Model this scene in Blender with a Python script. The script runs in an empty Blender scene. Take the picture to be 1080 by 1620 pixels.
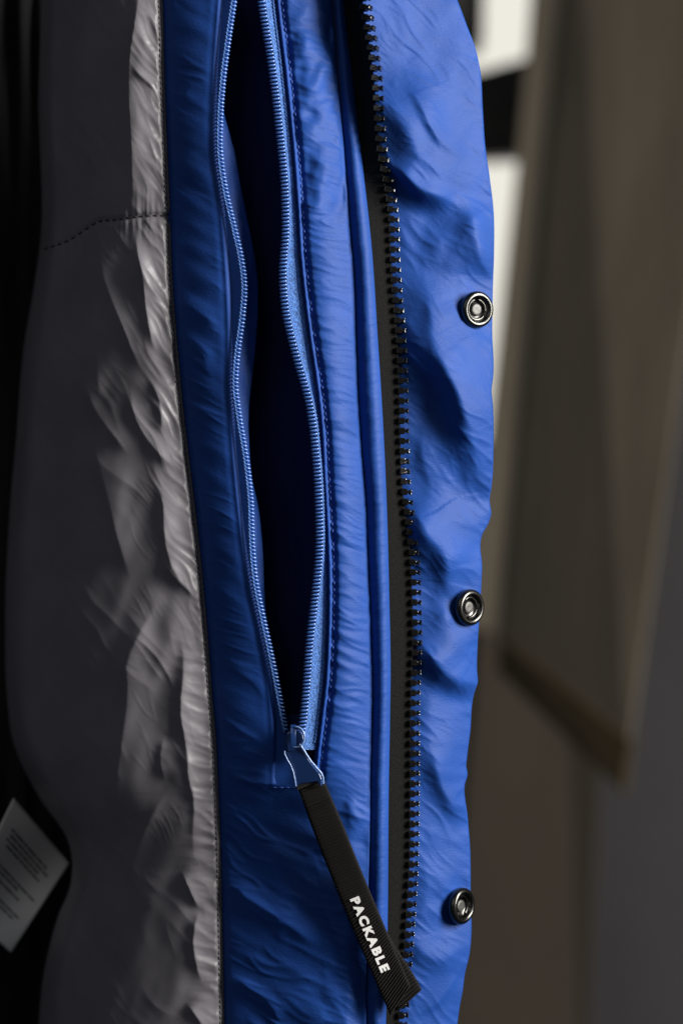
import bpy, bmesh, math
import numpy as np
from mathutils import Vector, Matrix

# ------------------------------------------------------------------ camera, light, exposure
S = 0.18            # millimetres on the jacket's front plane for one pixel of the 1080 x 1620 photograph
D = 600.0           # camera distance to that plane, millimetres
scene = bpy.context.scene
col = scene.collection
cam_d = bpy.data.cameras.new('camera')
cam = bpy.data.objects.new('camera', cam_d); col.objects.link(cam)
cam.location = (0, -D/1000, 0); cam.rotation_euler = (math.radians(90), 0, 0)
cam_d.sensor_fit = 'VERTICAL'; cam_d.sensor_height = 36.0
cam_d.lens = 18.0 / (810*S/D)
cam_d.clip_start = 0.02; cam_d.clip_end = 60
cam_d.dof.use_dof = True; cam_d.dof.focus_distance = 0.602; cam_d.dof.aperture_fstop = 7.2
scene.camera = cam
world = bpy.data.worlds.new('World'); scene.world = world; world.use_nodes = True
wb = world.node_tree.nodes['Background']
wb.inputs['Color'].default_value = (0.80, 0.86, 1.0, 1); wb.inputs['Strength'].default_value = 0.032
def area_lamp(name, loc, aim, size, size_y, power, colour):
    d = bpy.data.lights.new(name, 'AREA'); d.shape = 'RECTANGLE'; d.size = size; d.size_y = size_y
    d.energy = power; d.color = colour
    o = bpy.data.objects.new(name, d); col.objects.link(o); o.location = loc
    o.rotation_euler = (Vector(aim)-Vector(loc)).to_track_quat('-Z', 'Y').to_euler()
    return o
area_lamp('window_light', (0.96, -0.43, 0.36), (0, 0, 0), 0.38, 0.75, 32.0, (1.0, 0.965, 0.91))
area_lamp('room_fill', (-0.55, -1.30, 0.75), (0, 0, 0), 1.0, 1.0, 1.9, (0.93, 0.95, 1.0))  # added soft fill from an unseen source, lifts the shaded sides
vs = scene.view_settings
vs.view_transform = 'Standard'; vs.look = 'None'; vs.exposure = 0.0; vs.gamma = 1.0; vs.use_curve_mapping = False

# ------------------------------------------------------------------ small mathematics
def P(px, py, h):
    """photo pixel measured on something h millimetres in front of the jacket plane -> metres"""
    px = np.asarray(px, float); py = np.asarray(py, float); h = np.asarray(h, float)
    k = (D-h)/D*S/1000.0
    return np.stack(np.broadcast_arrays((px-540)*k, -h/1000.0, (810-py)*k), axis=-1)
def V(px, py, h): return Vector(P(px, py, h).tolist())
def curve(pts):
    """smooth x(y) through measured points (y, x)"""
    a = np.array(sorted(pts), float); t = a[:, 0]; v = a[:, 1]
    m = np.gradient(v, t)
    def f(y):
        y = np.clip(np.asarray(y, float), t[0], t[-1])
        i = np.clip(np.searchsorted(t, y)-1, 0, len(t)-2)
        dt = t[i+1]-t[i]; u = (y-t[i])/dt
        return ((2*u**3-3*u**2+1)*v[i] + (u**3-2*u**2+u)*dt*m[i] + (-2*u**3+3*u**2)*v[i+1] + (u**3-u**2)*dt*m[i+1])
    return f
def sm(a, b, x):
    t = np.clip((np.asarray(x, float)-a)/(b-a), 0, 1); return t*t*(3-2*t)
rs = np.random.RandomState(7)
_perm = np.concatenate([rs.permutation(256)]*3)
_ang = rs.rand(256)*2*np.pi; _gx, _gy = np.cos(_ang), np.sin(_ang)
def pn(x, y, seed=0):
    x = np.asarray(x, float)+seed*17.31; y = np.asarray(y, float)+seed*7.77
    x, y = np.broadcast_arrays(x, y)
    xi = np.floor(x).astype(int); yi = np.floor(y).astype(int); xf = x-xi; yf = y-yi
    def g(ix, iy, dx, dy):
        h = _perm[(_perm[ix & 255]+iy) & 255]; return _gx[h]*dx+_gy[h]*dy
    u = xf**3*(xf*(xf*6-15)+10); v = yf**3*(yf*(yf*6-15)+10)
    a = g(xi, yi, xf, yf)*(1-u)+g(xi+1, yi, xf-1, yf)*u
    b = g(xi, yi+1, xf, yf-1)*(1-u)+g(xi+1, yi+1, xf-1, yf-1)*u
    return (a*(1-v)+b*v)*1.5
def fbm(x, y, seed=0, o=3):
    r = 0; a = 1; f = 1
    for k in range(o): r = r+a*pn(x*f, y*f, seed+k*3); a *= .5; f *= 2.03
    return r
def ridged(x, y, seed=0): return 1-2*np.abs(pn(x, y, seed))
def thin(x, y, seed=0, k=3.2): return np.clip(1-k*np.abs(pn(x, y, seed)), 0, 1)**1.4
def fold(X, Y, pts, wl, wr, h, taper=0.22, p_=2.0):
    """a ridge of height h along pts (pixels); wl is its width on the left / lower side, wr on the right / upper side"""
    p = np.array(pts, float)
    if len(p) > 2:       # round the polyline
        q = [p[0]]
        for a, b in zip(p[:-1], p[1:]): q += [a*.75+b*.25, a*.25+b*.75]
        p = np.array(q+[p[-1]])
    seg = np.linalg.norm(np.diff(p, axis=0), axis=1); cum = np.concatenate([[0], np.cumsum(seg)]); L = cum[-1]
    best = np.full(X.shape, 1e9); sd = np.zeros(X.shape); tt = np.zeros(X.shape)
    for i in range(len(seg)):
        a = p[i]; d = (p[i+1]-a)/max(seg[i], 1e-6)
        rx, ry = X-a[0], Y-a[1]; t = np.clip(rx*d[0]+ry*d[1], 0, seg[i])
        ex, ey = rx-t*d[0], ry-t*d[1]; dist = np.hypot(ex, ey)
        side = np.where(d[0]*ry-d[1]*rx > 0, -1.0, 1.0)   # pts run downwards: + is on the right
        m = dist < best; best = np.where(m, dist, best); sd = np.where(m, side, sd); tt = np.where(m, (cum[i]+t)/L, tt)
    w = np.where(sd > 0, wr, wl)
    tp = sm(0, taper, tt)*sm(0, taper, 1-tt)
    return h*np.exp(-(np.sqrt(best**2+1.0)/w)**p_)*tp

# ------------------------------------------------------------------ objects
def tag(o, label=None, cat=None, group=None, kind=None):
    if label: o['label'] = label
    if cat: o['category'] = cat
    if group: o['group'] = group
    if kind: o['kind'] = kind
    return o
def empty(name, loc):
    o = bpy.data.objects.new(name, None); col.objects.link(o); o.location = loc; o.empty_display_size = .02; return o
def link(name, me, mat, parent=None, smooth=True):
    o = bpy.data.objects.new(name, me); col.objects.link(o)
    if mat is not None and not me.materials: me.materials.append(mat)
    if smooth and len(me.polygons): me.polygons.foreach_set('use_smooth', np.ones(len(me.polygons), bool))
    if parent is not None:
        o.parent = parent
        if parent.type == 'EMPTY': o.location = -parent.location
    return o
def mesh_np(verts, quads):
    me = bpy.data.meshes.new('mesh'); n = len(quads)
    me.vertices.add(len(verts)); me.vertices.foreach_set('co', np.asarray(verts, np.float32).ravel())
    me.loops.add(n*4); me.loops.foreach_set('vertex_index', np.asarray(quads, np.int32).ravel())
    me.polygons.add(n); me.polygons.foreach_set('loop_start', np.arange(n, dtype=np.int32)*4)
    me.update(calc_edges=True); me.validate(); return me
def grid_quads(nv, nu, keep=None, off=0):
    i = np.arange(nv*nu).reshape(nv, nu)
    q = np.stack([i[:-1, :-1], i[1:, :-1], i[1:, 1:], i[:-1, 1:]], -1)
    q = q[keep] if keep is not None else q.reshape(-1, 4)
    return q+off
def sheet(name, X, Y, H, mat, parent, keep=None):
    nv, nu = X.shape
    return link(name, mesh_np(P(X, Y, H).reshape(-1, 3), grid_quads(nv, nu, keep)), mat, parent)
def tube(path, rad, sides=8, closed_ends=True):
    """verts and quads of a tube along path (n,3) in metres"""
    p = np.asarray(path, float); n = len(p)
    t = np.gradient(p, axis=0); t /= np.linalg.norm(t, axis=1)[:, None]+1e-12
    ref = np.array([0, -1.0, 0.13]); a = np.cross(t, ref); a /= np.linalg.norm(a, axis=1)[:, None]+1e-12
    b = np.cross(t, a)
    th = np.arange(sides)*2*np.pi/sides; r = np.broadcast_to(np.asarray(rad, float), (n,))
    v = p[:, None]+r[:, None, None]*(a[:, None]*np.cos(th)[None, :, None]+b[:, None]*np.sin(th)[None, :, None])
    i = np.arange(n*sides).reshape(n, sides); j = np.roll(i, -1, axis=1)
    q = np.stack([i[:-1], j[:-1], j[1:], i[1:]], -1).reshape(-1, 4)
    return v.reshape(-1, 3), q
def merge(parts):
    vs_, qs, o = [], [], 0
    for v, q in parts: vs_.append(v); qs.append(q+o); o += len(v)
    return mesh_np(np.concatenate(vs_), np.concatenate(qs))
def prism(outline, h0, h1, bevel=0.0, seg=2):
    """outline: pixel points around (0,0), extruded from height h0 to h1 mm; local metres, z up / -y to the camera"""
    bm = bmesh.new(); k = S/1000
    vs0 = [bm.verts.new((x*k, -h0/1000, -y*k)) for x, y in outline]
    f = bm.faces.new(vs0)
    r = bmesh.ops.extrude_face_region(bm, geom=[f])
    for v in r['geom']:
        if isinstance(v, bmesh.types.BMVert): v.co.y = -h1/1000
    bmesh.ops.recalc_face_normals(bm, faces=bm.faces)
    if bevel:
        ed = [e for e in bm.edges if all(abs(v.co.y+h1/1000) < 1e-7 for v in e.verts)]
        bmesh.ops.bevel(bm, geom=ed, offset=bevel/1000, segments=seg, affect='EDGES', profile=.5)
    me = bpy.data.meshes.new('mesh'); bm.to_mesh(me); bm.free(); return me
def lathe(profile, n=40):
    """profile: (radius mm, height mm); axis = local -y"""
    th = np.arange(n)*2*np.pi/n; pr = np.array(profile, float)/1000
    v = np.stack([pr[:, 0][:, None]*np.cos(th), np.broadcast_to(-pr[:, 1][:, None], (len(pr), n)), pr[:, 0][:, None]*np.sin(th)], -1)
    i = np.arange(len(pr)*n).reshape(len(pr), n); j = np.roll(i, -1, axis=1)
    return mesh_np(v.reshape(-1, 3), np.stack([i[:-1], i[1:], j[1:], j[:-1]], -1).reshape(-1, 4))

# ------------------------------------------------------------------ materials
def mat(name, base, rough=.5, metal=0., spec=.5, sheen=0., coat=0., bump=None, var=None, aniso=0.):
    """bump: list of (kind, scale xyz, strength, distance mm); var: (scale xyz, amount)"""
    m = bpy.data.materials.new(name); m.use_nodes = True; nt = m.node_tree; n = nt.nodes; b = n['Principled BSDF']
    b.inputs['Base Color'].default_value = (*base, 1); b.inputs['Roughness'].default_value = rough
    b.inputs['Metallic'].default_value = metal; b.inputs['Specular IOR Level'].default_value = spec
    b.inputs['Sheen Weight'].default_value = sheen; b.inputs['Sheen Roughness'].default_value = .4
    b.inputs['Coat Weight'].default_value = coat
    if aniso: b.inputs['Anisotropic'].default_value = aniso
    tc = n.new('ShaderNodeTexCoord'); last = None
    def vec(sc, rot=(0, 0, 0)):
        mp = n.new('ShaderNodeMapping'); mp.inputs['Scale'].default_value = sc; mp.inputs['Rotation'].default_value = rot
        nt.links.new(tc.outputs['Object'], mp.inputs['Vector']); return mp.outputs['Vector']
    for kind, sc, strength, dist, *rot in (bump or []):
        if kind == 'noise':
            t = n.new('ShaderNodeTexNoise'); t.inputs['Scale'].default_value = 1; t.inputs['Detail'].default_value = 3; out = t.outputs['Fac']
        else:
            t = n.new('ShaderNodeTexWave'); t.wave_type = 'BANDS'; t.bands_direction = kind
            t.inputs['Scale'].default_value = 1; t.inputs['Distortion'].default_value = .6; t.inputs['Detail'].default_value = 1; out = t.outputs['Fac']
        nt.links.new(vec(sc, *(rot or [])), t.inputs['Vector'])
        bp = n.new('ShaderNodeBump'); bp.inputs['Strength'].default_value = strength; bp.inputs['Distance'].default_value = dist/1000
        nt.links.new(out, bp.inputs['Height'])
        if last: nt.links.new(last, bp.inputs['Normal'])
        last = bp.outputs['Normal']
    if last: nt.links.new(last, b.inputs['Normal'])
    if var:
        t = n.new('ShaderNodeTexNoise'); t.inputs['Scale'].default_value = 1; t.inputs['Detail'].default_value = 4
        nt.links.new(vec(var[0]), t.inputs['Vector'])
        mr = n.new('ShaderNodeMapRange'); mr.inputs['From Min'].default_value = .3; mr.inputs['From Max'].default_value = .7; mr.inputs['To Min'].default_value = 1-var[1]; mr.inputs['To Max'].default_value = 1+var[1]
        nt.links.new(t.outputs['Fac'], mr.inputs['Value'])
        mx = n.new('ShaderNodeMix'); mx.data_type = 'RGBA'; mx.blend_type = 'MULTIPLY'; mx.inputs['Factor'].default_value = 1
        mx.inputs['A'].default_value = (*base, 1); nt.links.new(mr.outputs['Result'], mx.inputs['B']); nt.links.new(mx.outputs['Result'], b.inputs['Base Color'])
    return m
M = {}
WEAVE = [('noise', (700, 1500, 2600), .55, .16), ('noise', (3000, 1500, 1200), .35, .08)]
M['blue'] = mat('blue_nylon', (0.0105, 0.059, 0.285), .58, spec=.24, sheen=.0, bump=WEAVE, var=((60, 60, 60), .10))
M['bag'] = mat('pocket_shade_navy', (0.008, 0.016, 0.085), .7, spec=.15, bump=WEAVE)  # blue darkened to navy: shade of the pocket opening put into the colour
M['lining'] = mat('grey_lining', (0.190, 0.181, 0.200), .38, spec=.34, sheen=.0, bump=[('noise', (2600, 1500, 7000), .22, .04)], var=((50, 50, 50), .10))
M['backlining'] = mat('back_lining', (0.006, 0.006, 0.007), .8, spec=.1, bump=WEAVE)
M['tape'] = mat('blue_zip_tape', (0.075, 0.20, 0.55), .6, spec=.4, sheen=.2, bump=[('noise', (3800, 3800, 2600), 1.0, .35), ('Z', (5, 5, 900), .5, .1)], var=((2600, 2600, 1800), .65))
M['coil'] = mat('blue_coil', (0.08, 0.19, 0.54), .20, spec=.8, coat=.3)
M['blacktape'] = mat('black_zip_tape', (0.0088, 0.0086, 0.0084), .75, spec=.16, bump=[('noise', (3200, 3200, 6000), 1.0, .25), ('noise', (1500, 1500, 9000), .6, .12)], var=((2500, 2500, 5000), .5))
M['tooth'] = mat('black_tooth_plastic', (0.006, 0.0057, 0.0055), .20, spec=.7, bump=[('noise', (900, 900, 900), .15, .1)])
M['metal'] = mat('gunmetal', (0.085, 0.085, 0.080), .27, metal=1.0, bump=[('noise', (500, 500, 500), .10, .1)], var=((500, 500, 500), .2))
M['post'] = mat('dull_gunmetal', (0.13, 0.13, 0.125), .55, metal=1.0, bump=[('noise', (1500, 1500, 1500), .5, .12)])
M['slider'] = mat('blue_enamel', (0.012, 0.040, 0.150), .22, spec=.6, coat=.3, bump=[('noise', (900, 900, 900), .1, .08)])
M['webbing'] = mat('black_webbing', (0.010, 0.009, 0.0085), .75, spec=.2, bump=[('noise', (4200, 4200, 4200), .5, .1)], var=((2500, 2500, 2500), .3))
M['ink'] = mat('white_print', (0.85, 0.85, 0.84), .55, bump=[('noise', (2500, 2500, 2500), .3, .06)])
M['greythread'] = mat('grey_thread', (0.10, 0.095, 0.09), .5)
M['darkthread'] = mat('dark_thread', (0.02, 0.02, 0.024), .5)
M['bluethread'] = mat('blue_thread', (0.02, 0.07, 0.34), .5)
M['label'] = mat('label_satin', (0.78, 0.76, 0.72), .55, bump=[('noise', (1500, 1500, 1500), .2, .05)])
M['labelink'] = mat('label_print', (0.14, 0.135, 0.135), .6)
M['tan'] = mat('tan_paint', (0.225, 0.188, 0.138), .6, bump=[('noise', (40, 40, 8), .3, 2)], var=((14, 14, 5), .22))
M['beige'] = mat('beige_paint', (0.40, 0.34, 0.25), .6, var=((14, 14, 5), .15))
M['tandark'] = mat('dark_brown_wood', (0.075, 0.053, 0.026), .6, var=((20, 20, 20), .2))
M['wall'] = mat('brown_wall', (0.120, 0.098, 0.073), .7, var=((6, 6, 4), .18), bump=[('noise', (60, 60, 60), .3, 1)])
M['greywall'] = mat('grey_wall', (0.085, 0.081, 0.086), .7, var=((8, 8, 5), .15))
M['frame'] = mat('dark_window_frame', (0.045, 0.043, 0.033), .5, var=((20, 20, 20), .25))
def emis(name, colr, st):
    m = bpy.data.materials.new(name); m.use_nodes = True; nt = m.node_tree
    e = nt.nodes.new('ShaderNodeEmission'); e.inputs['Color'].default_value = (*colr, 1); e.inputs['Strength'].default_value = st
    nt.links.new(e.outputs[0], nt.nodes['Material Output'].inputs['Surface']); return m
M['sky'] = emis('bright_sky', (1.0, 0.965, 0.87), .86)
M['glass'] = mat('window_glass', (1, 1, 1), 0.02); M['glass'].node_tree.nodes['Principled BSDF'].inputs['Transmission Weight'].default_value = 1
M['glass'].node_tree.nodes['Principled BSDF'].inputs['IOR'].default_value = 1.02

# ------------------------------------------------------------------ background: wall, panel, window, sky
def slab(name, corners, thick, m, parent=None, bevel=2.0):
    """corners: four (px, py, h mm) of the face towards the camera, going round; thick in mm straight back along the face normal"""
    c = [V(*q) for q in corners]; n = (c[1]-c[0]).cross(c[3]-c[0]).normalized()
    if n.y > 0: n = -n
    bm = bmesh.new(); a = [bm.verts.new(v) for v in c]; b = [bm.verts.new(v-n*thick/1000) for v in c]
    bm.faces.new(a); bm.faces.new(b[::-1])
    for i in range(4): bm.faces.new((a[i], b[i], b[(i+1) % 4], a[(i+1) % 4]))
    bmesh.ops.recalc_face_normals(bm, faces=bm.faces)
    if bevel: bmesh.ops.bevel(bm, geom=list(bm.edges), offset=bevel/1000, segments=2, affect='EDGES')
    me = bpy.data.meshes.new('mesh'); bm.to_mesh(me); bm.free()
    return link(name, me, m, parent, smooth=False)
def xl(y, x0, x1): return x0+(x1-x0)*y/1020.0           # upright lines of the background lean a little
# the far wall below and behind, and a greyer wall return on the right
w = slab('wall', [(852, -160, -1330), (1012, -160, -1235), (922, 1800, -1235), (690, 1800, -1330)], 60, M['wall'], bevel=0)
tag(w, kind='structure')
w2 = slab('wall_below_window', [(600, 700, -1345), (830, 700, -1345), (790, 1800, -1345), (560, 1800, -1345)], 60, M['wall'], bevel=0)
tag(w2, kind='structure')
g = slab('wall_return', [(1012, -160, -1236), (1400, -160, -1130), (1330, 1800, -1130), (922, 1800, -1236)], 40, M['greywall'], bevel=0)
tag(g, kind='structure')
# tan panel hung beside the window
base = V(900, 1260, -1050)
wp = empty('wall_panel', base)
tag(wp, 'tan painted panel with a dark slanting lower rail, beside the bright window', 'wall panel')
slab('stile', [(860, -160, -1190), (908, -160, -1160), (790, 1010, -1160), (735, 990, -1190)], 30, M['beige'], wp)
slab('board', [(914, -160, -1150), (1180, -160, -1010), (992, 1190, -1010), (797, 1012, -1150)], 3, M['tan'], wp, bevel=.4)
slab('lower_rail', [(788, 1006, -1140), (996, 1172, -1006), (984, 1254, -1006), (786, 1062, -1140)], 5, M['tandark'], wp, bevel=.4)
# window: dark frame, sash bar, two panes
wn = empty('window', V(800, 660, -1450))
tag(wn, 'bright window with a dark frame and crossbar behind the blue jacket flap', 'window')
slab('frame', [(640, -160, -1450), (768, -160, -1450), (764, 70, -1450), (640, 70, -1450)], 50, M['frame'], wn)
slab('crossbar', [(640, 145, -1445), (880, 78, -1445), (860, 186, -1445), (640, 200, -1445)], 50, M['frame'], wn)
slab('lower_sash_rail', [(640, 206, -1452), (860, 192, -1452), (850, 246, -1452), (640, 252, -1452)], 40, M['frame'], wn)
slab('pane', [(640, -160, -1475), (900, -160, -1475), (880, 140, -1475), (640, 170, -1475)], 4, M['glass'], wn, bevel=0)
slab('pane', [(640, 225, -1475), (860, 215, -1475), (800, 760, -1475), (640, 760, -1475)], 4, M['glass'], wn, bevel=0)
sk = slab('sky', [(300, -500, -2600), (1100, -500, -2600), (1100, 1100, -2600), (300, 1100, -2600)], 10, M['sky'], bevel=0)
tag(sk, kind='structure')

# ------------------------------------------------------------------ the jacket: measured lines, x(y) in photo pixels
Y0, Y1 = -70, 1690
cA = curve([(-70, 66), (0, 66), (150, 62), (390, 64), (470, 52), (540, 40), (700, 26), (800, 17), (1000, 9), (1100, 12), (1180, 24), (1260, 62), (1330, 108), (1400, 112), (1450, 92), (1530, 72), (1690, 58)])
cB = curve([(-70, 252), (0, 256), (120, 259), (250, 264), (340, 268), (450, 272), (540, 279), (640, 288), (750, 301), (880, 316), (1000, 327), (1080, 333), (1180, 341), (1250, 344), (1350, 348), (1450, 350), (1540, 352), (1690, 355)])
cW = curve([(-70, 350), (0, 346), (120, 338), (230, 337), (330, 349), (430, 357), (520, 361), (600, 362), (700, 367), (800, 376), (900, 389), (1000, 409), (1060, 421), (1120, 428), (1240, 431), (1320, 433), (1690, 440)])     # left edge of the zip opening
cC = curve([(-70, 382), (0, 370), (60, 361), (120, 353), (190, 348), (240, 348), (300, 356), (360, 370), (410, 381), (450, 386), (500, 383), (560, 375), (610, 372), (660, 378), (720, 388), (790, 396), (850, 398), (920, 404), (980, 416), (1040, 429), (1100, 441), (1150, 451), (1200, 462)])   # left coil
cD = curve([(-70, 408), (0, 415), (100, 431), (200, 443), (300, 452), (370, 453), (430, 449), (490, 453), (560, 469), (640, 491), (720, 501), (800, 506), (880, 506), (950, 499), (1020, 491), (1090, 486), (1140, 481), (1200, 470)])   # right coil
cE = curve([(-70, 434), (0, 439), (110, 452), (250, 466), (330, 472), (400, 476), (470, 483), (540, 492), (600, 501), (680, 510), (760, 514), (850, 519), (920, 521), (1000, 520), (1080, 516), (1150, 508), (1200, 502), (1250, 498), (1330, 500), (1690, 512)])
cF = curve([(-70, 518), (0, 524), (130, 533), (250, 544), (350, 552), (430, 559), (560, 563), (640, 566), (700, 570), (800, 578), (850, 580), (1000, 586), (1100, 589), (1160, 588), (1200, 586), (1350, 583), (1450, 580), (1690, 577)])
cG = curve([(-70, 536), (0, 543), (130, 558), (270, 574), (390, 587), (540, 597), (650, 604), (800, 611), (950, 615), (1060, 617), (1140, 616), (1250, 614), (1400, 613), (1550, 611), (1690, 608)])
cH = curve([(-70, 556), (0, 565), (50, 573), (120, 583), (200, 588), (240, 592), (290, 602), (340, 609), (400, 611), (450, 614), (520, 620), (600, 624), (700, 626), (760, 628), (810, 634), (870, 641), (950, 645), (1020, 646), (1100, 643), (1250, 642), (1380, 640), (1450, 636), (1520, 631), (1600, 625), (1690, 618)])   # teeth, left edge
cI = curve([(-70, 690), (0, 723), (40, 738), (75, 751), (110, 759), (170, 763), (230, 767), (280, 774), (330, 780), (400, 781), (460, 779), (520, 778), (600, 779), (615, 777), (640, 779), (700, 780), (770, 777), (790, 774), (815, 776), (832, 770), (842, 764), (900, 762), (960, 759), (1020, 755), (1060, 754), (1080, 755), (1095, 750), (1160, 743), (1200, 738), (1212, 737), (1225, 739), (1240, 735), (1290, 739), (1340, 743), (1420, 744), (1480, 745), (1510, 742), (1540, 735), (1570, 731), (1590, 727), (1620, 723), (1690, 716)])
valley = lambda y: -19.0*(1-sm(-60, 400, y))           # the zip sinks in towards the collar
bot = lambda y: sm(1120, 1360, y)

def h_seamB(y): return -9.6-1.5*sm(900, 1500, y)
def h_facing(x, y):
    B, W_, E, F = cB(y), cW(y), cE(y), cF(y); hb = h_seamB(y); b = bot(y)
    hw = -2.2-3.0*b; T = 1-sm(-20, 340, y); he = 0.6-2.2*b-4.2*T; hf = -4.2+valley(y)*.28+2.6*b
    u = np.clip((x-B)/(W_-B), 0, 1); p2 = hb+(hw-hb)*u**.85+0.9*np.sin(np.pi*np.clip(u, 0, 1))
    v = np.clip((x-E)/(F-E), 0, 1); p3 = he+(hf-he)*v**1.4+(2.0-.8*b)*np.sin(np.pi*v**.8)
    m = np.clip((x-W_)/(E-W_), 0, 1); pm = hw+(he-hw)*m
    h = np.where(x < W_, p2, np.where(x > E, p3, pm))
    q = np.clip((x-B)/(F-B), 0, 1); hq = hb+(hf+1.6-hb)*np.sin(np.pi/2*q**.9)-1.6*sm(.86, 1, q)
    b2 = sm(1215, 1330, y); h = h*(1-b2)+hq*b2
    # seams: sunk stitch lines and lips
    h = h-1.1*np.exp(-((x-B-2)/6.0)**2)
    lip = np.exp(-((x-E-1)/2.6)**2)*.75-np.exp(-((x-E-8)/4.5)**2)*.9
    slot = 1-sm(1225, 1262, y)
    h = h+lip*slot
    h = h-(np.exp(-((x-W_+5)/5)**2)*.2)*slot
    # puckers of the front band, raying right and down from its stitching
    dE = np.clip(x-E, 0, 400); on3 = sm(0, 10, x-E)*sm(0, 8, F-x)
    wv = pn(x/70, y/70, 31)*9
    e3 = (0.42+0.58*np.exp(-dE/26)+.25*np.exp(-np.clip(F-x, 0, 400)/14))*on3*(1-.7*bot(y))
    h = h+.40*e3*pn(dE/60, (y-.25*dE+wv)/10, 3)+.46*e3*(ridged(dE/90, (y-.40*dE+wv)/30, 5)-.3)+.035*on3*pn(dE/22, (y-.3*dE)/7, 8)
    h = h+.26*on3*(1-.6*bot(y))*thin(dE/95, (y-.36*dE+wv)/17, 14)*sm(-.35, .25, pn(x/50, y/60, 15))
    lump = sm(-40, 60, y)*(1-sm(300, 380, y))
    h = h+lump*on3*(1.5*pn((x+.35*y)/34, (y-.2*x)/50, 11)+.25*pn(x/18, y/22, 12))
    # long soft drags on the inner side of the pocket
    on2 = sm(0, 14, x-B)*(1-sm(-24, 6, x-W_)*slot); dB = x-B
    h = h+on2*(.40*pn(dB/90, (y-.45*dB)/34, 21)+.16*pn(dB/60, (y-.5*dB)/14, 22)*np.exp(-np.clip(dB, 0, 300)/45))
    h = h+.22*on2*thin(dB/110, (y-.5*dB+wv)/22, 23)*sm(-.2, .3, pn(x/60, y/80, 24))
    lo = sm(1240, 1300, y)
    h = h+lo*sm(0, 20, x-B)*sm(0, 10, F-x)*(.55*pn(x/110, (y-.5*x)/60, 25)+.10*pn(x/70, (y-.5*x)/22, 26)+.34*thin((x+.4*y)/120, (y-.55*x+wv*2)/34, 27)*sm(-.25, .25, pn(x/80, y/80, 28)))
    for pts, wl, wr, a in FACING_FOLDS: h = h+fold(x, y, pts, wl, wr, a, .3, 1.35)
    return h
FACING_FOLDS = [
    ([(346, 1392), (390, 1420), (450, 1458), (510, 1505)], 13, 15, 1.5),
    ([(350, 1218), (385, 1236), (430, 1242), (462, 1236)], 7, 9, .9),
    ([(515, 1370), (535, 1430), (560, 1480), (585, 1512)], 22, 26, 1.7),
    ([(500, 1420), (535, 1480), (560, 1530), (580, 1560)], 10, 14, .8),
    ([(352, 1540), (400, 1565), (430, 1590), (450, 1640)], 12, 14, 1.0),
    ([(500, 1560), (530, 1585), (560, 1640)], 14, 14, .8),
    ([(545, 1262), (560, 1290), (580, 1310)], 12, 14, .9),
    ([(272, 470), (310, 490), (352, 520)], 10, 12, .7),
    ([(274, 520), (310, 540), (340, 575)], 10, 12, .6),
    ([(335, 1120), (370, 1150), (425, 1180)], 9, 11, .7),
]
LINING_FOLDS = [  # points down the fold, width left, width right, height in mm
    ([(226, -60), (214, 30), (204, 90), (203, 150), (207, 220), (209, 290), (214, 350)], 15, 30, 2.6),
    ([(140, -60), (134, 100), (136, 230), (150, 300), (163, 350)], 26, 22, .9),
    ([(160, 360), (157, 420), (176, 476), (198, 526), (213, 566), (232, 592)], 13, 17, 2.0),
    ([(214, 350), (216, 395), (226, 440), (232, 500), (243, 550), (256, 572)], 9, 13, 1.6),
    ([(216, 400), (228, 440), (244, 464), (264, 488)], 6, 9, 1.0),
    ([(126, 580), (140, 632), (162, 668), (190, 702), (208, 726)], 12, 20, 1.8),
    ([(150, 540), (152, 580), (160, 640)], 16, 24, .8),
    ([(206, 612), (210, 655), (228, 690), (254, 722), (286, 748)], 10, 18, 1.7),
    ([(232, 596), (246, 618), (254, 640), (256, 690)], 8, 16, 1.4),
    ([(143, 676), (152, 725), (163, 765), (172, 800), (184, 852), (210, 926)], 12, 46, 2.3),
    ([(236, 742), (246, 766), (258, 792), (259, 830), (262, 868), (276, 908), (312, 948)], 11, 22, 1.9),
    ([(254, 882), (269, 908), (296, 932), (318, 956)], 5, 8, 1.0),
    ([(262, 930), (230, 985), (196, 1048), (202, 1092), (192, 1170), (182, 1240), (188, 1310), (206, 1350)], 15, 44, 2.4),
    ([(284, 990), (292, 1050), (284, 1120), (290, 1160), (297, 1196), (297, 1230), (308, 1266), (304, 1330), (310, 1372)], 9, 17, 2.0),
    ([(286, 1376), (300, 1410), (316, 1440)], 6, 14, 1.7),
    ([(316, 1436), (304, 1480), (309, 1526), (322, 1560)], 8, 15, 1.8),
    ([(292, 1586), (308, 1604), (330, 1640)], 7, 14, 1.6),
    ([(262, 1160), (251, 1200), (262, 1240)], 9, 26, 1.3),
    ([(276, 1236), (240, 1290), (216, 1338), (204, 1380), (226, 1420), (252, 1448)], 13, 34, 1.5),
    ([(205, 1000), (240, 1030), (262, 1060), (280, 1100)], 4, 6, .5),
    ([(207, 105), (224, 122), (240, 136), (250, 150)], 3.5, 5, .8),
]
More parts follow.
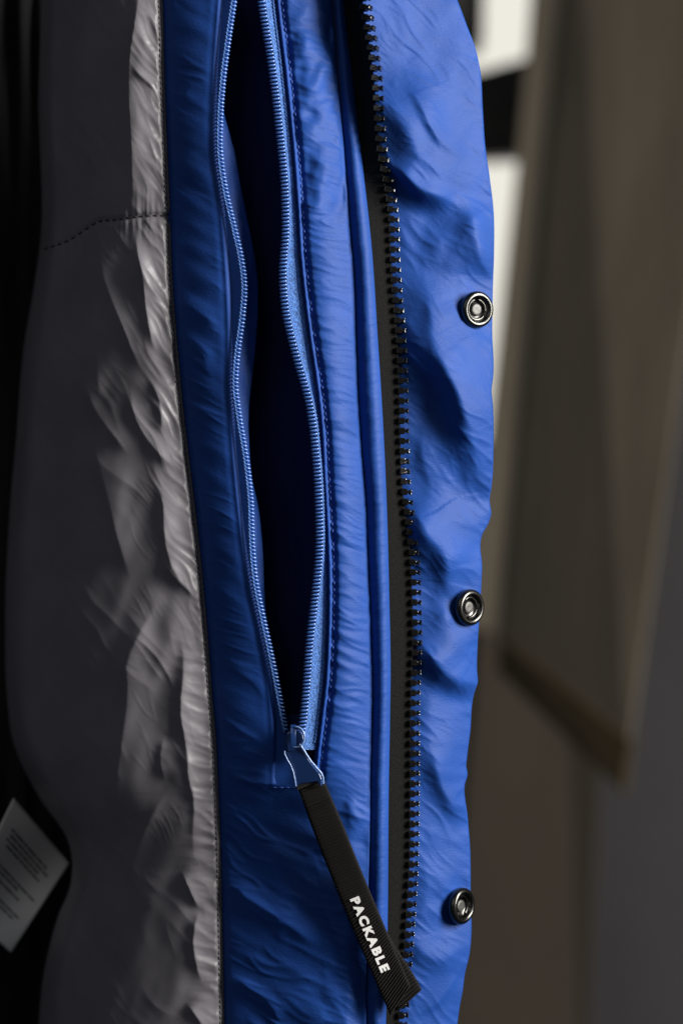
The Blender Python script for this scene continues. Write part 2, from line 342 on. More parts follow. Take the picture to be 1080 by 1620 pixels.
def h_lining(x, y):
    A, B = cA(y), cB(y); hb = h_seamB(y)
    u = np.clip((x-A)/(B-A), 0, 1); wpx = B-A
    h = hb-34*(1-u)**2.5+1.0*np.exp(-((x-(B-44))/32.0)**2)-16*np.clip(1-u/.12, 0, 1)**2
    dB = np.clip(B-x, 0, 500)
    h = h-1.0*np.exp(-(dB/5.0)**2)
    on = sm(2, 12, dB)
    wx = pn(x/70, y/70, 41)*10; wy = pn(x/70, y/70, 44)*10
    e = np.exp(-(dB/38.0)**2)*on
    def creases(ang, sd):
        c_, s_ = math.cos(math.radians(ang)), math.sin(math.radians(ang))
        a = (x+wx)*c_+(y+wy)*s_; b = (x+wx)*s_-(y+wy)*c_
        return .75*(ridged(a/85, b/26, sd)-.2)+.24*(ridged(a/60, b/13, sd+3)-.2)+.05*pn(a/24, b/8, sd+5)
    k_ = sm(880, 1120, y)
    h = h+.85*e*(creases(54, 51)*(1-k_)+creases(14, 57)*k_)
    h = h+.26*np.exp(-dB/16)*on*pn(dB/40, (y-.4*dB)/8, 57)
    e2 = sm(20, 60, dB)*sm(0, 40, x-A)
    h = h+e2*(.55*pn((x+.4*y)/44, (y-.5*x)/120, 61)+.07*pn((x+.3*y)/24, (y-.4*x)/60, 63))
    aa_ = (x+wx)*.57+(y+wy)*.82; bb_ = (x+wx)*.82-(y+wy)*.57
    h = h+e2*(.22*thin(aa_/260, bb_/40, 67, 2.6)*sm(-.3, .2, pn(x/90, y/110, 68))+.07*thin(aa_/90, bb_/18, 69)*sm(.0, .4, pn(x/60, y/80, 60)))
    for pts, wl, wr, a in LINING_FOLDS: h = h+fold(x, y, pts, wl*1.15, wr*1.25, a*.95, .3, 1.15)
    # cross seam sewn into the lining
    ys = seamY(x); h = h-.8*np.exp(-((y-ys)/4.5)**2)+.30*np.exp(-((y-ys)/26.0)**2)*pn(x/7, y/60, 66)
    return h
_seam = curve([(0, 420), (60, 398), (80, 391), (110, 380), (140, 360), (155, 351), (180, 348), (215, 343), (245, 341), (275, 342), (320, 342)])
def seamY(x): return _seam(x)
FLAP_FOLDS = [
    ([(660, 380), (670, 470), (684, 540), (714, 598), (750, 662), (772, 735), (782, 830)], 38, 80, 5.2),
    ([(590, 110), (628, 190), (660, 240), (696, 272), (738, 306), (760, 330)], 26, 70, 3.4),
    ([(590, 225), (632, 266), (672, 300), (704, 322), (740, 350)], 19, 22, 3.0),
    ([(640, 120), (664, 178), (684, 210), (706, 230), (740, 256)], 8, 60, .9),
    ([(716, 310), (748, 366), (766, 408), (782, 450)], 26, 26, 2.8),
    ([(650, 360), (690, 395), (720, 415), (760, 445)], 22, 50, .8),
    ([(660, 660), (671, 730), (684, 800)], 10, 50, .6),
    ([(650, 760), (672, 836), (700, 870), (708, 910), (700, 970)], 30, 60, 3.2),
    ([(680, 930), (710, 985), (722, 1025), (728, 1075)], 36, 50, 2.2),
    ([(664, 1000), (702, 1058), (730, 1078), (772, 1086)], 20, 26, 2.6),
    ([(730, 978), (750, 998), (768, 1020)], 8, 14, .5),
    ([(676, 1150), (694, 1235), (716, 1270), (760, 1292)], 20, 50, 2.0),
    ([(694, 1080), (680, 1160), (690, 1240)], 26, 60, .8),
    ([(672, 1340), (676, 1410), (670, 1470)], 14, 50, .5),
    ([(644, 1440), (664, 1506), (694, 1526), (724, 1512), (752, 1470)], 15, 30, .9),
    ([(650, 1606), (690, 1580), (716, 1556), (742, 1520)], 6, 30, .5),
]
def h_flap(x, y):
    H, I = cH(y), cI(y)
    u = np.clip((x-H)/(I-H), -.5, 1)
    h = -8.8+6.5*(1-sm(-20, 360, y))*np.exp(-np.clip(x-H, 0, 999)/90)-9.5*np.clip(u, 0, 1)**1.7-1.0*np.clip(-u, 0, 1)
    h = h+.5*pn(x/90, y/110, 71)+.22*pn((x+.2*y)/34, (y-.6*x)/60, 73)+(.10*ridged((x+.7*y)/120, (y-.9*x+30*pn(x/90, y/90, 70))/34, 75)+.03*ridged((x+.7*y)/60, (y-.7*x)/13, 76))*sm(-.2, .5, pn(x/70, y/90, 74)+.2)
    h = h-(.15+(1-sm(-20, 380, y)))*26*np.clip((H+6-x)/34, 0, 2)
    wv = 14*pn(x/70, y/70, 70); a_ = (x+.85*y)*.76; b_ = (y-.85*x+wv)*.76
    h = h+.30*thin(a_/110, b_/26, 82)*sm(-.2, .3, pn(x/60, y/70, 83))+.13*thin(a_/60, b_/12, 86)*sm(-.1, .35, pn(x/45, y/50, 87))
    h = h+.16*np.exp(-np.clip(I-x, 0, 999)/12.0)*pn(x/40, (y-.3*x)/9, 88)+.16*np.exp(-np.clip(x-H-14, 0, 999)/16.0)*pn(x/40, (y-.5*x)/11, 89)
    for sx, sy in ((752, 490), (740, 961), (727, 1433)):      # cloth drawn in round each snap
        rr = np.hypot(x-sx, y-sy); th_ = np.arctan2(y-sy, x-sx)
        h = h-.7*np.exp(-(rr/30.0)**2)+.28*np.cos(5*th_+sx)*np.exp(-((rr-40)/17.0)**2)
    edge = np.exp(-np.clip(I-x, 0, 999)/16.0)
    h = h+.5*edge*pn(x/60, y/24, 77)
    X = x+pn(x/80, y/95, 78)*12; Y = y+pn(x/80, y/95, 79)*12
    for pts, wl, wr, a in FLAP_FOLDS: h = h+fold(X, Y, pts, wl*1.12, wr, a*2.0, .42, 1.65)
    return h

J = empty('jacket', (0.0, 0.02, -0.165))
tag(J, 'blue nylon jacket hanging open with grey lining, zip pocket and black front zip', 'jacket')

# ---- lining
ys = np.arange(Y0, Y1+1, 2.2)
uu = np.concatenate([np.linspace(0, .62, 75, endpoint=False), np.linspace(.62, 1, 75)])
X = cA(ys)[:, None]*(1-uu)+(cB(ys)[:, None]+1)*uu; Y = np.repeat(ys[:, None], len(uu), 1)
H = h_lining(X, Y)
# roll its far edge round the back so it is a turned fold, not a cut sheet
rb = np.array([[-.2, 26], [2.5, 14], [1.0, 6]])
Xr = np.concatenate([X[:, :1]+q[0]*3 for q in rb], 1); Hr = np.concatenate([H[:, :1]-q[1] for q in rb], 1)
sheet('lining', np.concatenate([Xr, X], 1), np.concatenate([Y[:, :3], Y], 1), np.concatenate([Hr, H], 1), M['lining'], J)
# ---- facing, one cloth with a slot for the pocket zip
n1, n2, n3 = 44, 14, 52
ys = np.unique(np.concatenate([np.arange(Y0, Y1+1, 2.2), [1240.0]]))
u1 = np.linspace(0, 1, n1); u3 = np.linspace(0, 1, n3)**1.12
B, W_, E, F = (c(ys)[:, None] for c in (cB, cW, cE, cF))
Xa = (B-2)*(1-u1)+W_*u1; Xc = E*(1-u3)+F*u3
um = np.linspace(0, 1, n2+2)[1:-1]; Xb = W_*(1-um)+E*um
slotk = (1-sm(1236, 1242, ys))[:, None]
Xb = np.concatenate([W_+2.0*slotk+1.5, W_+1.0*slotk+5.5, Xb[:, 2:-2], E-1.2*slotk-4.5, E-1.8*slotk-1.5], 1)
X = np.concatenate([Xa, Xb, Xc], 1); Y = np.repeat(ys[:, None], X.shape[1], 1); H = h_facing(X, Y)
H[:, n1] -= 0.5*slotk[:, 0]; H[:, n1+1] -= 1.2*slotk[:, 0]; H[:, n1+Xb.shape[1]-1] -= .9*slotk[:, 0]; H[:, n1+Xb.shape[1]-2] -= 2.2*slotk[:, 0]
# turned edge along the groove
Xe = np.concatenate([F+1.2, F+.6, F-3], 1); He = np.concatenate([H[:, -1:]-.35, H[:, -1:]-1.2, H[:, -1:]-2.2], 1)
X = np.concatenate([X, Xe], 1); H = np.concatenate([H, He], 1); Y = np.repeat(ys[:, None], X.shape[1], 1)
keep = np.ones((len(ys)-1, X.shape[1]-1), bool)
keep[ys[:-1] < 1239.5, n1+1:n1+Xb.shape[1]-2] = False
facing = sheet('facing', X, Y, H, M['blue'], J, keep)
# ---- pocket bag behind the slot and the turned strip of it beside the coil
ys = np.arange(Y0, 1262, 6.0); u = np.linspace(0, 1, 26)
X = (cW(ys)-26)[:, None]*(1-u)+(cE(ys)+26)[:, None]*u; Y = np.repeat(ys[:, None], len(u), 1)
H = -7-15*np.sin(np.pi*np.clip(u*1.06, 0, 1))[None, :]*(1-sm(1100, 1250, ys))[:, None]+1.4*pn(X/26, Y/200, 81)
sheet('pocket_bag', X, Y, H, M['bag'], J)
cS = curve([(130, 344), (190, 357), (215, 364), (240, 371), (280, 378), (320, 386), (360, 394), (384, 399), (420, 405), (450, 408), (490, 408), (540, 405), (580, 401), (620, 396), (660, 393), (700, 394), (760, 399), (800, 408), (840, 413), (880, 416), (930, 418), (990, 422), (1060, 428)])
ys = np.arange(130, 1060, 3.0); u = np.linspace(0, 1, 14)
xr = np.maximum(cS(ys), cC(ys)-2)[:, None]; xl_ = (cC(ys)-6)[:, None]
X = xl_*(1-u)+xr*u; Y = np.repeat(ys[:, None], len(u), 1)
H = -4.6-2.6*u[None, :]**1.3+.5*pn(X/30, Y/40, 84)*u+.4*pn(X/12, Y/70, 85)*u
X = np.concatenate([X, X[:, -1:]+.4, X[:, -1:]-5], 1); Y = np.concatenate([Y, Y[:, :2]], 1); H = np.concatenate([H, H[:, -1:]-.4, H[:, -1:]-1.2], 1)
sheet('pocket_edge_strip', X, Y, H, M['blue'], J)

# ---- pocket zip: two woven tapes, two continuous coils
def hC(y): return -2.4+.0*y
def hD(y): return 1.7-3.6*(1-sm(-20, 340, y))
def ribbon_tape(name, fa, fb, ha, hb, y0, y1, m, parent, n=12, thick=.5):
    ys = np.arange(y0, y1, 2.2); u = np.linspace(0, 1, n)
    X = fa(ys)[:, None]*(1-u)+fb(ys)[:, None]*u; Y = np.repeat(ys[:, None], n, 1)
    Hh = ha(ys)[:, None]*(1-u)+hb(ys)[:, None]*u
    X = np.concatenate([X[:, :1]+1, X, X[:, -1:]-1], 1); Y = np.concatenate([Y, Y[:, :2]], 1); Hh = np.concatenate([Hh[:, :1]-thick, Hh, Hh[:, -1:]-thick], 1)
    return sheet(name, X, Y, Hh, m, parent)
PZ = ribbon_tape('pocket_zip_tape', lambda y: cD(y)+1, lambda y: cE(y)-3.5, lambda y: hD(y)-.3, lambda y: hD(y)-1.2, Y0, 1188, M['tape'], J)
PZ2 = ribbon_tape('pocket_zip_tape', lambda y: cW(y)-4, lambda y: cC(y)+4, lambda y: 0*y-3.9, lambda y: hC(y)-.7, Y0, 1250, M['blue'], J)
ribbon_tape('zip_end_patch', lambda y: cW(y)-6, lambda y: cE(y)+4, lambda y: 0*y-6.4, lambda y: 0*y-5.0, 1130, 1256, M['bag'], J)  # pocket shade painted into the patch colour to darken the slot end
def coil(fx, fh, y0, y1, rx, rh, pitch, rad, tiltdir):
    turns = int((y1-y0)/pitch); n = turns*12
    th = np.arange(n)/12*2*np.pi; y = y0+np.arange(n)/12*pitch
    sq = lambda c: np.sign(c)*np.abs(c)**.7
    x = fx(y)+tiltdir*rx*sq(np.cos(th)); h = fh(y)+rh*np.sin(th)*S
    yy = y+.6*np.sin(th)
    return tube(P(x, yy, h), rad*S/1000, 6)
link('coil', merge([coil(lambda y: cD(y)-1.5, lambda y: hD(y)+.15, Y0, 1168, 5.6, 3.6, 5.9, 1.6, 1)]), M['coil'], PZ)
link('coil', merge([coil(cC, lambda y: hC(y)+.2, Y0, 1160, 4.6, 4.2, 5.9, 1.6, -1)]), M['coil'], PZ2)
# lengthwise stitch cords that hold the coils to the tapes
def cord(fx, fh, y0, y1, r, wob, step=1.5):
    y = np.arange(y0, y1, step); return tube(P(fx(y)+wob*np.sin(y*2*np.pi/5.9), y, fh(y)+.1*np.cos(y*2*np.pi/5.9)), r*S/1000, 6)
o = link('sewing_cord', merge([cord(lambda y: cD(y)+5.0, lambda y: hD(y)+.35, Y0, 1170, 1.5, .9), cord(lambda y: cE(y)-7, lambda y: hD(y)-.85, Y0, 1176, 1.0, .7)]), M['tape'], PZ); tag(o, kind='stuff')
o = link('sewing_cord', merge([cord(lambda y: cC(y)-3.2, lambda y: hC(y)+1.0, Y0, 1160, 1.2, .8)]), M['tape'], PZ2); tag(o, kind='stuff')

# ---- piping, black tape, moulded teeth
ys = np.arange(Y0, Y1, 2.2); u = np.linspace(0, 1, 26)
Fx, Gx = cF(ys)[:, None], cG(ys)[:, None]
xa = Fx-7; X = xa*(1-u)+Gx*u; Y = np.repeat(ys[:, None], len(u), 1)
hp = -6.6+4.1*np.sin(np.pi*.86*u**1.25)**.8
H = hp[None, :]+(valley(ys)*.5)[:, None]*(1-.12*u)+(1.8*bot(ys))[:, None]
dF = np.clip(X-Fx, 0, 99)
H = H+.10*pn(dF/30, (Y+.25*dF)/6, 91)*sm(0, .3, u)+.22*(ridged(dF/60, (Y+.4*dF)/34, 93)-.3)*np.sin(np.pi*u)
X = np.concatenate([X, Gx+.6, Gx, Gx-8], 1); Y = np.repeat(ys[:, None], X.shape[1], 1)
H = np.concatenate([H, H[:, -1:]-.25, H[:, -1:]-.7, H[:, -1:]-1.0], 1)
sheet('piping', X, Y, H, M['blue'], J)
def hTapeL(y): return -4.6+valley(y)*.85
def hTapeR(y): return -6.0+6.5*(1-sm(-20, 360, y))
ZT = ribbon_tape('front_zip_tape', lambda y: cG(y)-9, lambda y: cH(y)+7, hTapeL, hTapeR, Y0, Y1, M['blacktape'], J, n=16, thick=.7)
half = [(-1, -4.6), (.5, -5.6), (9.5, -5.6), (11.2, -4.6), (12.4, -3.0), (14.2, -2.6), (15.6, -3.6), (17.2, -4.6), (19.2, -4.2), (20.2, -2.8), (19.4, -1.0)]
tooth_outline = half+[(x, -y) for x, y in half[::-1]]
tooth_outline = [(x*.86, y*.93) for x, y in tooth_outline]
tm = prism(tooth_outline, -1.1, .78, .26, 2)
bm = bmesh.new(); bm.from_mesh(tm)          # a raised nib on the head, as on a moulded tooth
for v in bm.verts:
    xx = v.co.x/(S/1000)
    if v.co.y < -.0006 and 9.9 < xx < 13.4: v.co.y += .00025
bm.to_mesh(tm); bm.free(); tm.materials.append(M['tooth']); tm.polygons.foreach_set('use_smooth', np.zeros(len(tm.polygons), bool))
y = -52.0; k = 0; trng = np.random.RandomState(3)
while y < 1672:
    x = float(cH(y)); t = link('tooth', tm, None, ZT, smooth=False)
    hh = float(hTapeR(y))+.35
    t.location = V(x+4.5, y, hh)
    sl = float(cH(y+12)-cH(y-12))/24
    ry = math.radians(3+6*math.sin(y/170.0)+24*math.exp(-((y-742)/30.0)**2)+trng.uniform(-2.5, 2.5))       # the tape turns a little along its length
    roll = Matrix.Rotation(ry-(.55*float(1-sm(0, 300, y))), 4, 'Z')
    t.rotation_euler = (Matrix.Rotation(-math.atan(sl)+trng.uniform(-.02, .02), 4, 'Y').inverted() @ roll).to_euler()
    y += 15.95; k += 1
# ---- outer flap: front, turned edge and back
ys = np.arange(Y0, Y1, 2.2); u = np.linspace(0, 1, 84)
Hx, Ix = cH(ys)[:, None]-34, cI(ys)[:, None]-1.5
X = Hx*(1-u)+Ix*u; Y = np.repeat(ys[:, None], len(u), 1); H = h_flap(X, Y)
er = [(.9, -.35), (1.5, -.9), (1.0, -1.6), (-1.5, -2.3), (-12, -3.2), (-60, -3.6), (-130, -4)]
Xe = np.concatenate([X[:, -1:]+a for a, b in er], 1); He = np.concatenate([H[:, -1:]+b for a, b in er], 1)
flap = sheet('outer_flap', np.concatenate([X, Xe], 1), np.repeat(ys[:, None], len(u)+len(er), 1), np.concatenate([H, He], 1), M['blue'], J)

# ---- outer shell of the jacket front, hidden behind the facing, added to block lamp light
ys = np.arange(Y0-20, Y1+20, 10.0); u = np.linspace(0, 1, 40)
xs0 = cI(ys)[:, None]-34; X = xs0*(1-u)+(-150)*u; Y = np.repeat(ys[:, None], len(u), 1)
H = -25-105*np.sin(np.pi/2*u[None, :])**1.3+1.5*pn(X/50, Y/90, 111)
sheet('outer_shell', X, Y, H, M['blue'], J)

# ---- snap fasteners
ring_p = [(0.0, -.9), (4.5, -.9), (5.1, -.5), (5.35, .2), (5.35, .8), (5.2, 1.35), (4.85, 1.75), (4.4, 1.95), (3.95, 1.9), (3.55, 1.6), (3.3, 1.1), (3.15, .5), (2.9, .1), (0.0, .05)]
post_p = [(0.0, -.1), (1.8, -.1), (1.78, .35), (1.6, .55), (1.3, .62), (.7, .60), (0.0, .58)]
spring_p = [(2.55, -.1), (2.55, .62), (2.7, .8), (3.0, .85), (3.25, .7), (3.28, -.1)]
ring_m, post_m, spring_m = lathe(ring_p, 56), lathe(post_p, 32), lathe(spring_p, 56)
sb = bmesh.new(); sb.from_mesh(spring_m)    # the spring ring is open on one side
bmesh.ops.delete(sb, geom=[f for f in sb.faces if -.35 < math.atan2(f.calc_center_median().z, f.calc_center_median().x) < .25 or 1.7 < math.atan2(f.calc_center_median().z, f.calc_center_median().x) < 2.3], context='FACES'); sb.to_mesh(spring_m); sb.free()
for px, py, tilt, tip, spin in [(752, 490, 30, 4, 0.3), (740, 961, 41, 2, 1.9), (727, 1433, 49, 0, 3.1)]:
    hs = float(h_flap(np.array([[px-5.0]]), np.array([[float(py)]]))[0, 0])
    c = V(px, py, hs+1.0)
    ring = link('snap_button', ring_m, M['metal'], J)
    ring.location = c-J.location
    rot = Matrix.Rotation(math.radians(tilt), 4, 'Z') @ Matrix.Rotation(math.radians(tip), 4, 'X') @ Matrix.Rotation(spin, 4, 'Y')
    ring.rotation_euler = rot.to_euler()
    link('centre_post', post_m, M['post'], ring); link('spring_ring', spring_m, M['metal'], ring)

# ---- stitches
def stitches(pathfn, n, length, gap, r, hfn):
    """pathfn(s): pixel point at arc length s"""
    parts = []; s = 0.0
    while s < n:
        a = np.array(pathfn(s)); b = np.array(pathfn(s+length)); t = np.linspace(0, 1, 5)[:, None]
        q = a*(1-t)+b*t
        hh = hfn(q[:, 0], q[:, 1])+r*S*np.array([-.9, .75, 1.0, .75, -.9])
        parts.append(tube(P(q[:, 0], q[:, 1], hh), r*S/1000*np.array([.7, 1, 1.05, 1, .7]), 6)); s += length+gap
    return merge(parts)
L2 = Y1-Y0-20
o = link('seam_stitching', stitches(lambda s: (float(cB(Y0+s))-4.5, Y0+s), L2, 6.2, 2.4, 1.1, lambda x, y: h_lining(x, y)+.15), M['greythread'], J); tag(o, kind='stuff')
o = link('seam_stitching', stitches(lambda s: (float(cB(Y0+s))+1.5, Y0+s), L2, 6.2, 2.4, .9, lambda x, y: h_facing(x, y)+.25), M['darkthread'], J); tag(o, kind='stuff')
o = link('pocket_stitching', stitches(lambda s: (float(cE(Y0+s))+7.5, Y0+s), 1240-Y0, 7.5, 2.8, 1.2, lambda x, y: h_facing(x, y)+.1), M['bluethread'], J); tag(o, kind='stuff')
o = link('pocket_stitching', stitches(lambda s: (430+s, 1246.0), 64, 7.5, 2.8, 1.0, lambda x, y: h_facing(x, y)+.1), M['bluethread'], J); tag(o, kind='stuff')
o = link('cross_seam_stitching', stitches(lambda s: (70+s, float(seamY(70+s))), 192, 6.6, 4.2, 1.3, lambda x, y: h_lining(x, y)+.1), M['darkthread'], J); tag(o, kind='stuff')
# narrow folded lip along the pocket seam
ys_ = np.arange(Y0, 1236, 2.0); o = link('pocket_lip', merge([tube(P(cE(ys_)+1.2+.5*pn(ys_/9, 0*ys_, 95), ys_, h_facing(cE(ys_)+1.2, ys_)+.12), (1.9+.5*pn(ys_/7, 0*ys_, 97))*S/1000, 8)]), M['blue'], J)

# ---- pocket slider, bail and pull tab
SL = link('zip_slider', prism([(-13, -22), (-5, -26), (5, -26), (13, -22), (15, -8), (11, 14), (7, 24), (-7, 24), (-11, 14), (-15, -8)], 0, 1.6, .5, 3), M['slider'], J, smooth=False)
SL.location = V(466, 1180, -.8)-J.location
t = np.linspace(0, np.pi, 26)       # bail: an upright arched band
def band(cx, ya, yb, rise, w0, th, h0):
    yy = (ya+yb)/2-(yb-ya)/2*np.cos(t); hh = h0+rise*np.sin(t)**.45
    yi = (ya+yb)/2-((yb-ya)/2-th)*np.cos(t); hi = h0+(rise-th*S)*np.sin(t)**.45
    ring_pts = []
    for dx in (-w0, w0):
        ring_pts.append(P(cx+dx+0*yy, yy, hh)); ring_pts.append(P(cx+dx+0*yi, yi, hi))
    v = np.stack([ring_pts[0], ring_pts[2], ring_pts[3], ring_pts[1]], 1); n = len(t)
    i = np.arange(n*4).reshape(n, 4); j = np.roll(i, -1, axis=1)
    return mesh_np(v.reshape(-1, 3), np.stack([i[:-1], j[:-1], j[1:], i[1:]], -1).reshape(-1, 4))
bl = link('bail', band(463.5, 1146, 1192, 3.0, 4.6, 4.5, .9), M['slider'], J, smooth=False)
bl.parent = SL; bl.location = -(SL.location+J.location)
bv = bl.modifiers.new('bevel', 'BEVEL'); bv.width = .00022; bv.segments = 3; bv.limit_method = 'ANGLE'
pull_out = [(458, 1166), (462, 1158), (468, 1154), (475, 1156), (480, 1163), (481, 1171), (478, 1177), (476, 1180), (480, 1186), (486, 1196), (493, 1206), (501, 1215), (508, 1223), (511.5, 1231), (511.5, 1241), (508, 1241), (505, 1235), (498, 1236), (486, 1238), (475, 1240), (472, 1246), (467.5, 1246), (466, 1234), (463.5, 1222), (459.5, 1211), (453, 1201), (449.5, 1192), (450.5, 1187), (455, 1191), (459, 1190), (461, 1182)]
pm_ = prism([(x-480, y-1200) for x, y in pull_out], 0, .95, .22, 3)
PT = link('pull_tab', pm_, M['slider'], J, smooth=False); PT.parent = SL
PT.rotation_euler = (math.radians(-3), math.radians(0), math.radians(-16))
PT.location = V(480, 1200, 3.0)-(SL.location+J.location)

rim_r = [(474, 1177), (480, 1186), (486, 1196), (493, 1206), (501, 1215), (508, 1223), (511, 1231), (511, 1240)]
rim_l = [(450, 1188), (450.5, 1193), (454, 1201), (460, 1211), (464, 1222), (466.5, 1234), (468, 1244)]
M['rim'] = mat('blue_enamel_lit', (0.16, 0.27, 0.55), .25, spec=.7, coat=.4)  # brighter copy of the enamel, paints the light caught on tab edges and eye
for pts, rr in ((rim_r, 1.7), (rim_l, 1.1)):
    q = np.array(pts, float); tq = np.linspace(0, len(q)-1, 40); q = np.stack([np.interp(tq, np.arange(len(q)), q[:, 0]), np.interp(tq, np.arange(len(q)), q[:, 1])], 1)
    v_, f_ = tube(P(q[:, 0], q[:, 1], 4.05+.0*q[:, 0]), rr*S/1000, 8)
    e_ = link('edge', merge([(v_, f_)]), M['rim'], J); e_.parent = SL; e_.location = -(SL.location+J.location)
a_ = np.linspace(-.5*np.pi, .62*np.pi, 30)      # the eye of the tab, standing round the bail
v_, f_ = tube(P(468+13.5*np.cos(a_), 1166+16*np.sin(a_), 3.6+.8*np.cos(a_)), 1.7*S/1000, 8)
e_ = link('eye', merge([(v_, f_)]), M['rim'], J); e_.parent = SL; e_.location = -(SL.location+J.location)

# ---- woven strap looped through the tab, with its printed word
def strap_axis(s):      # s 0..1 along the strap: pixel centre and height
    x = 491+(633-491)*s+7*np.sin(np.pi*s)*-.4; y = 1238+(1583-1238)*s
    return x, y
def strap_layer(s0, s1, dx, h_of, name_n=420, w0=22.0, w1=24.0, end_cut=0.0):
    s = np.linspace(s0, s1, name_n); u = np.linspace(-1, 1, 13); cx, cy = strap_axis(s)
    tx, ty = np.gradient(cx), np.gradient(cy); L = np.hypot(tx, ty); tx, ty = tx/L, ty/L
    nx, ny = ty, -tx                             # to the right-hand edge
    w = (w0+(w1-w0)*sm(0, .25, s))[:, None]
    arc = np.concatenate([[0], np.cumsum(np.hypot(np.diff(cx), np.diff(cy)))])
    rib = .30*np.sin(arc*2*np.pi/5.0)[:, None]*np.ones(13)
    edge = -.22*np.abs(u)[None, :]**6+.25*(1-u[None, :]**2)*0
    jag = 1+.012*np.sin(arc*2*np.pi/5.0)[:, None]
    X = cx[:, None]+dx(s)[:, None]+nx[:, None]*u*w*jag+tx[:, None]*u*end_cut*sm(.35, 1.0, s)[:, None]; Y = cy[:, None]+ny[:, None]*u*w*jag+ty[:, None]*u*end_cut*sm(.35, 1.0, s)[:, None]
    Hh = h_of(s)[:, None]+rib+edge+(.35*u*np.sin(s*5)[:, None])
    return X, Y, Hh
zero = lambda s: 0*s
h_front = lambda s: 4.4+1.3*np.sin(np.pi*np.clip(s*1.1, 0, 1))-.8*s-2.3*np.exp(-(s/.018)**2)
h_back = lambda s: 2.2+1.1*np.sin(np.pi*np.clip(s*1.1, 0, 1))-.3*s
parts = []
for s1, dx, hf, off in ((1.0, zero, h_front, 0), (1.0, lambda s: 15*sm(.70, 1.0, s), h_back, 1)):
    X, Y, Hh = strap_layer(0, s1, dx, hf, end_cut=-15.0 if off == 0 else -8.0)
    nv, nu = X.shape; top = P(X, Y, Hh).reshape(-1, 3); under = P(X, Y, Hh-.55).reshape(-1, 3)
    i = np.arange(nv*nu).reshape(nv, nu); b = i+nv*nu
    rim = np.concatenate([i[:, 0], i[-1, 1:], i[::-1, -1][1:], i[0, ::-1][1:]]); rq = np.stack([rim[:-1], rim[1:], rim[1:]+nv*nu, rim[:-1]+nv*nu], -1)
    parts.append((np.concatenate([top, under]), np.concatenate([grid_quads(nv, nu), grid_quads(nv, nu)[:, ::-1]+nv*nu, rq[:, ::-1]])))
# the turn over the tab's bar
tt_ = np.linspace(-.3, np.pi+.3, 16); uu_ = np.linspace(-1, 1, 9)
X = 490.5+22.0*uu_[None, :]*.93+0*tt_[:, None]; Y = 1240-8.5*uu_[None, :]-7*np.sin(tt_)[:, None]; Hh = 3.3-1.25*np.cos(tt_)[:, None]+0*uu_[None, :]
parts.append((P(X, Y, Hh).reshape(-1, 3), grid_quads(*X.shape)))
ST = link('pull_strap', merge(parts), M['webbing'], J)
tag(ST, 'black woven pull strap printed with a white word')
# bar tack below the fold
X, Y, Hh = strap_layer(.085, .115, zero, h_front, 14); bt = []
for r_ in np.linspace(1, 12, 9).astype(int):
    bt.append(tube(P(X[r_, 1:-1], Y[r_, 1:-1], Hh[r_, 1:-1]+.25), .9*S/1000, 6))
link('bar_tack', merge(bt), M['webbing'], ST)
def lettering():
    """strokes per letter on a 0..w by 0..10 box; every letter one closed outline with holes filled by bmesh triangulation"""
    fc = bpy.data.curves.new('word', 'FONT'); fc.body = 'PACKABLE'; fc.size = 1; fc.offset = .055; fc.space_character = 1.34; fc.extrude = .004; fc.resolution_u = 6
    tmp = bpy.data.objects.new('word', fc); col.objects.link(tmp)
    dg = bpy.context.evaluated_depsgraph_get(); me = bpy.data.meshes.new_from_object(tmp.evaluated_get(dg))
    bpy.data.objects.remove(tmp); bpy.data.curves.remove(fc)
    n = len(me.vertices); co = np.zeros(n*3); me.vertices.foreach_get('co', co); co = co.reshape(-1, 3)
    a = (co[:, 0]-co[:, 0].min())/(co[:, 0].max()-co[:, 0].min()); b = (co[:, 1]-co[:, 1].min())/(co[:, 1].max()-co[:, 1].min())
    s = .525+a*(.862-.525); cx, cy = strap_axis(s); e = 1e-3; cx2, cy2 = strap_axis(s+e); tx, ty = cx2-cx, cy2-cy; L = np.hypot(tx, ty); tx, ty = tx/L, ty/L
    off = -10.5+b*15.5
    px, py = cx+ty*off, cy-tx*off
    hh = h_front(s)+.35*(off/24)*np.sin(s*5)+.36+co[:, 2]*20
    me.vertices.foreach_set('co', P(px, py, hh).astype(np.float32).ravel()); me.update(); me.materials.clear()
    return me
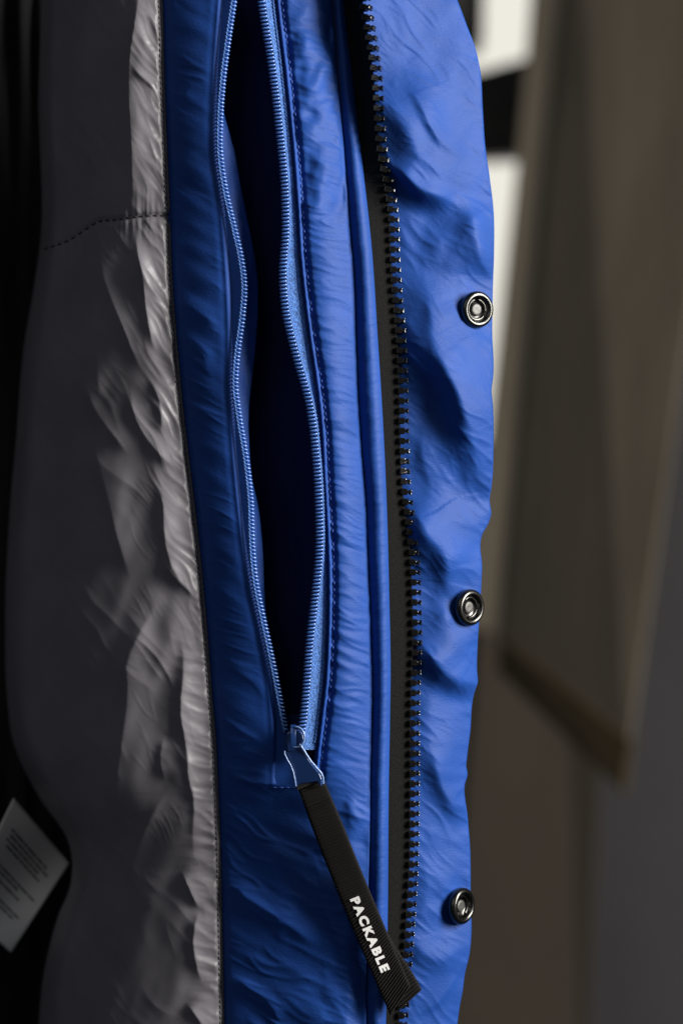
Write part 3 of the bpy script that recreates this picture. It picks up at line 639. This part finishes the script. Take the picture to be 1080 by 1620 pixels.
lt = link('lettering', lettering(), M['ink'], ST, smooth=False)

# ---- inside back of the jacket and its care label
ys = np.arange(Y0-40, Y1+60, 12.0); u = np.linspace(0, 1, 60)
X = -160+u[None, :]*480+0*ys[:, None]; Y = np.repeat(ys[:, None], len(u), 1)
H = -95-8*u[None, :]+5*pn(X/34, Y/500, 101)+2.5*pn(X/14, Y/300, 103)
sheet('back_lining', X, Y, H, M['backlining'], J)
lc = [(-62, 1432), (22, 1262), (110, 1366), (18, 1507)]      # label corners: left, top, right, bottom
def lab(a, b):
    c = [np.array(q, float) for q in lc]
    return c[1]*(1-a)*(1-b)+c[2]*a*(1-b)+c[0]*(1-a)*b+c[3]*a*b
aa = np.linspace(0, 1, 30); bb = np.linspace(0, 1, 30); G = np.array([[lab(a, b) for a in aa] for b in bb])
def h_lab(a, b): return -74-9*a+6.0*np.sin(b*3.0)+2.6*np.sin(a*5+b*3)+5*(1-a)**3
Hl = np.array([[h_lab(a, b) for a in aa] for b in bb])
lb = sheet('care_label', G[..., 0], G[..., 1], Hl, M['label'], J)
so = lb.modifiers.new('thickness', 'SOLIDIFY'); so.thickness = .0004; so.offset = 0
tag(lb, 'small white care label inside the jacket')
rl = np.random.RandomState(5); pr = []
for b0, a0, a1, th in [(.20, .16, .80, .010), (.245, .18, .86, .010), (.29, .16, .74, .010), (.335, .20, .80, .010), (.50, .05, .88, .009), (.54, .08, .62, .009), (.60, .04, .70, .009), (.72, .05, .84, .009), (.76, .03, .76, .009), (.81, .02, .46, .009)]:
    a = a0
    while a < a1:
        wv = rl.uniform(.03, .16); ax = np.linspace(a, min(a+wv, a1), 6); bx = np.linspace(b0-th, b0+th, 3)
        g2 = np.array([[lab(p, q) for p in ax] for q in bx]); h2 = np.array([[h_lab(p, q)+.45 for p in ax] for q in bx])
        pr.append((P(g2[..., 0], g2[..., 1], h2).reshape(-1, 3), grid_quads(3, 6))); a += wv+.014
o = link('label_print', merge(pr), M['labelink'], lb); tag(o, kind='stuff')
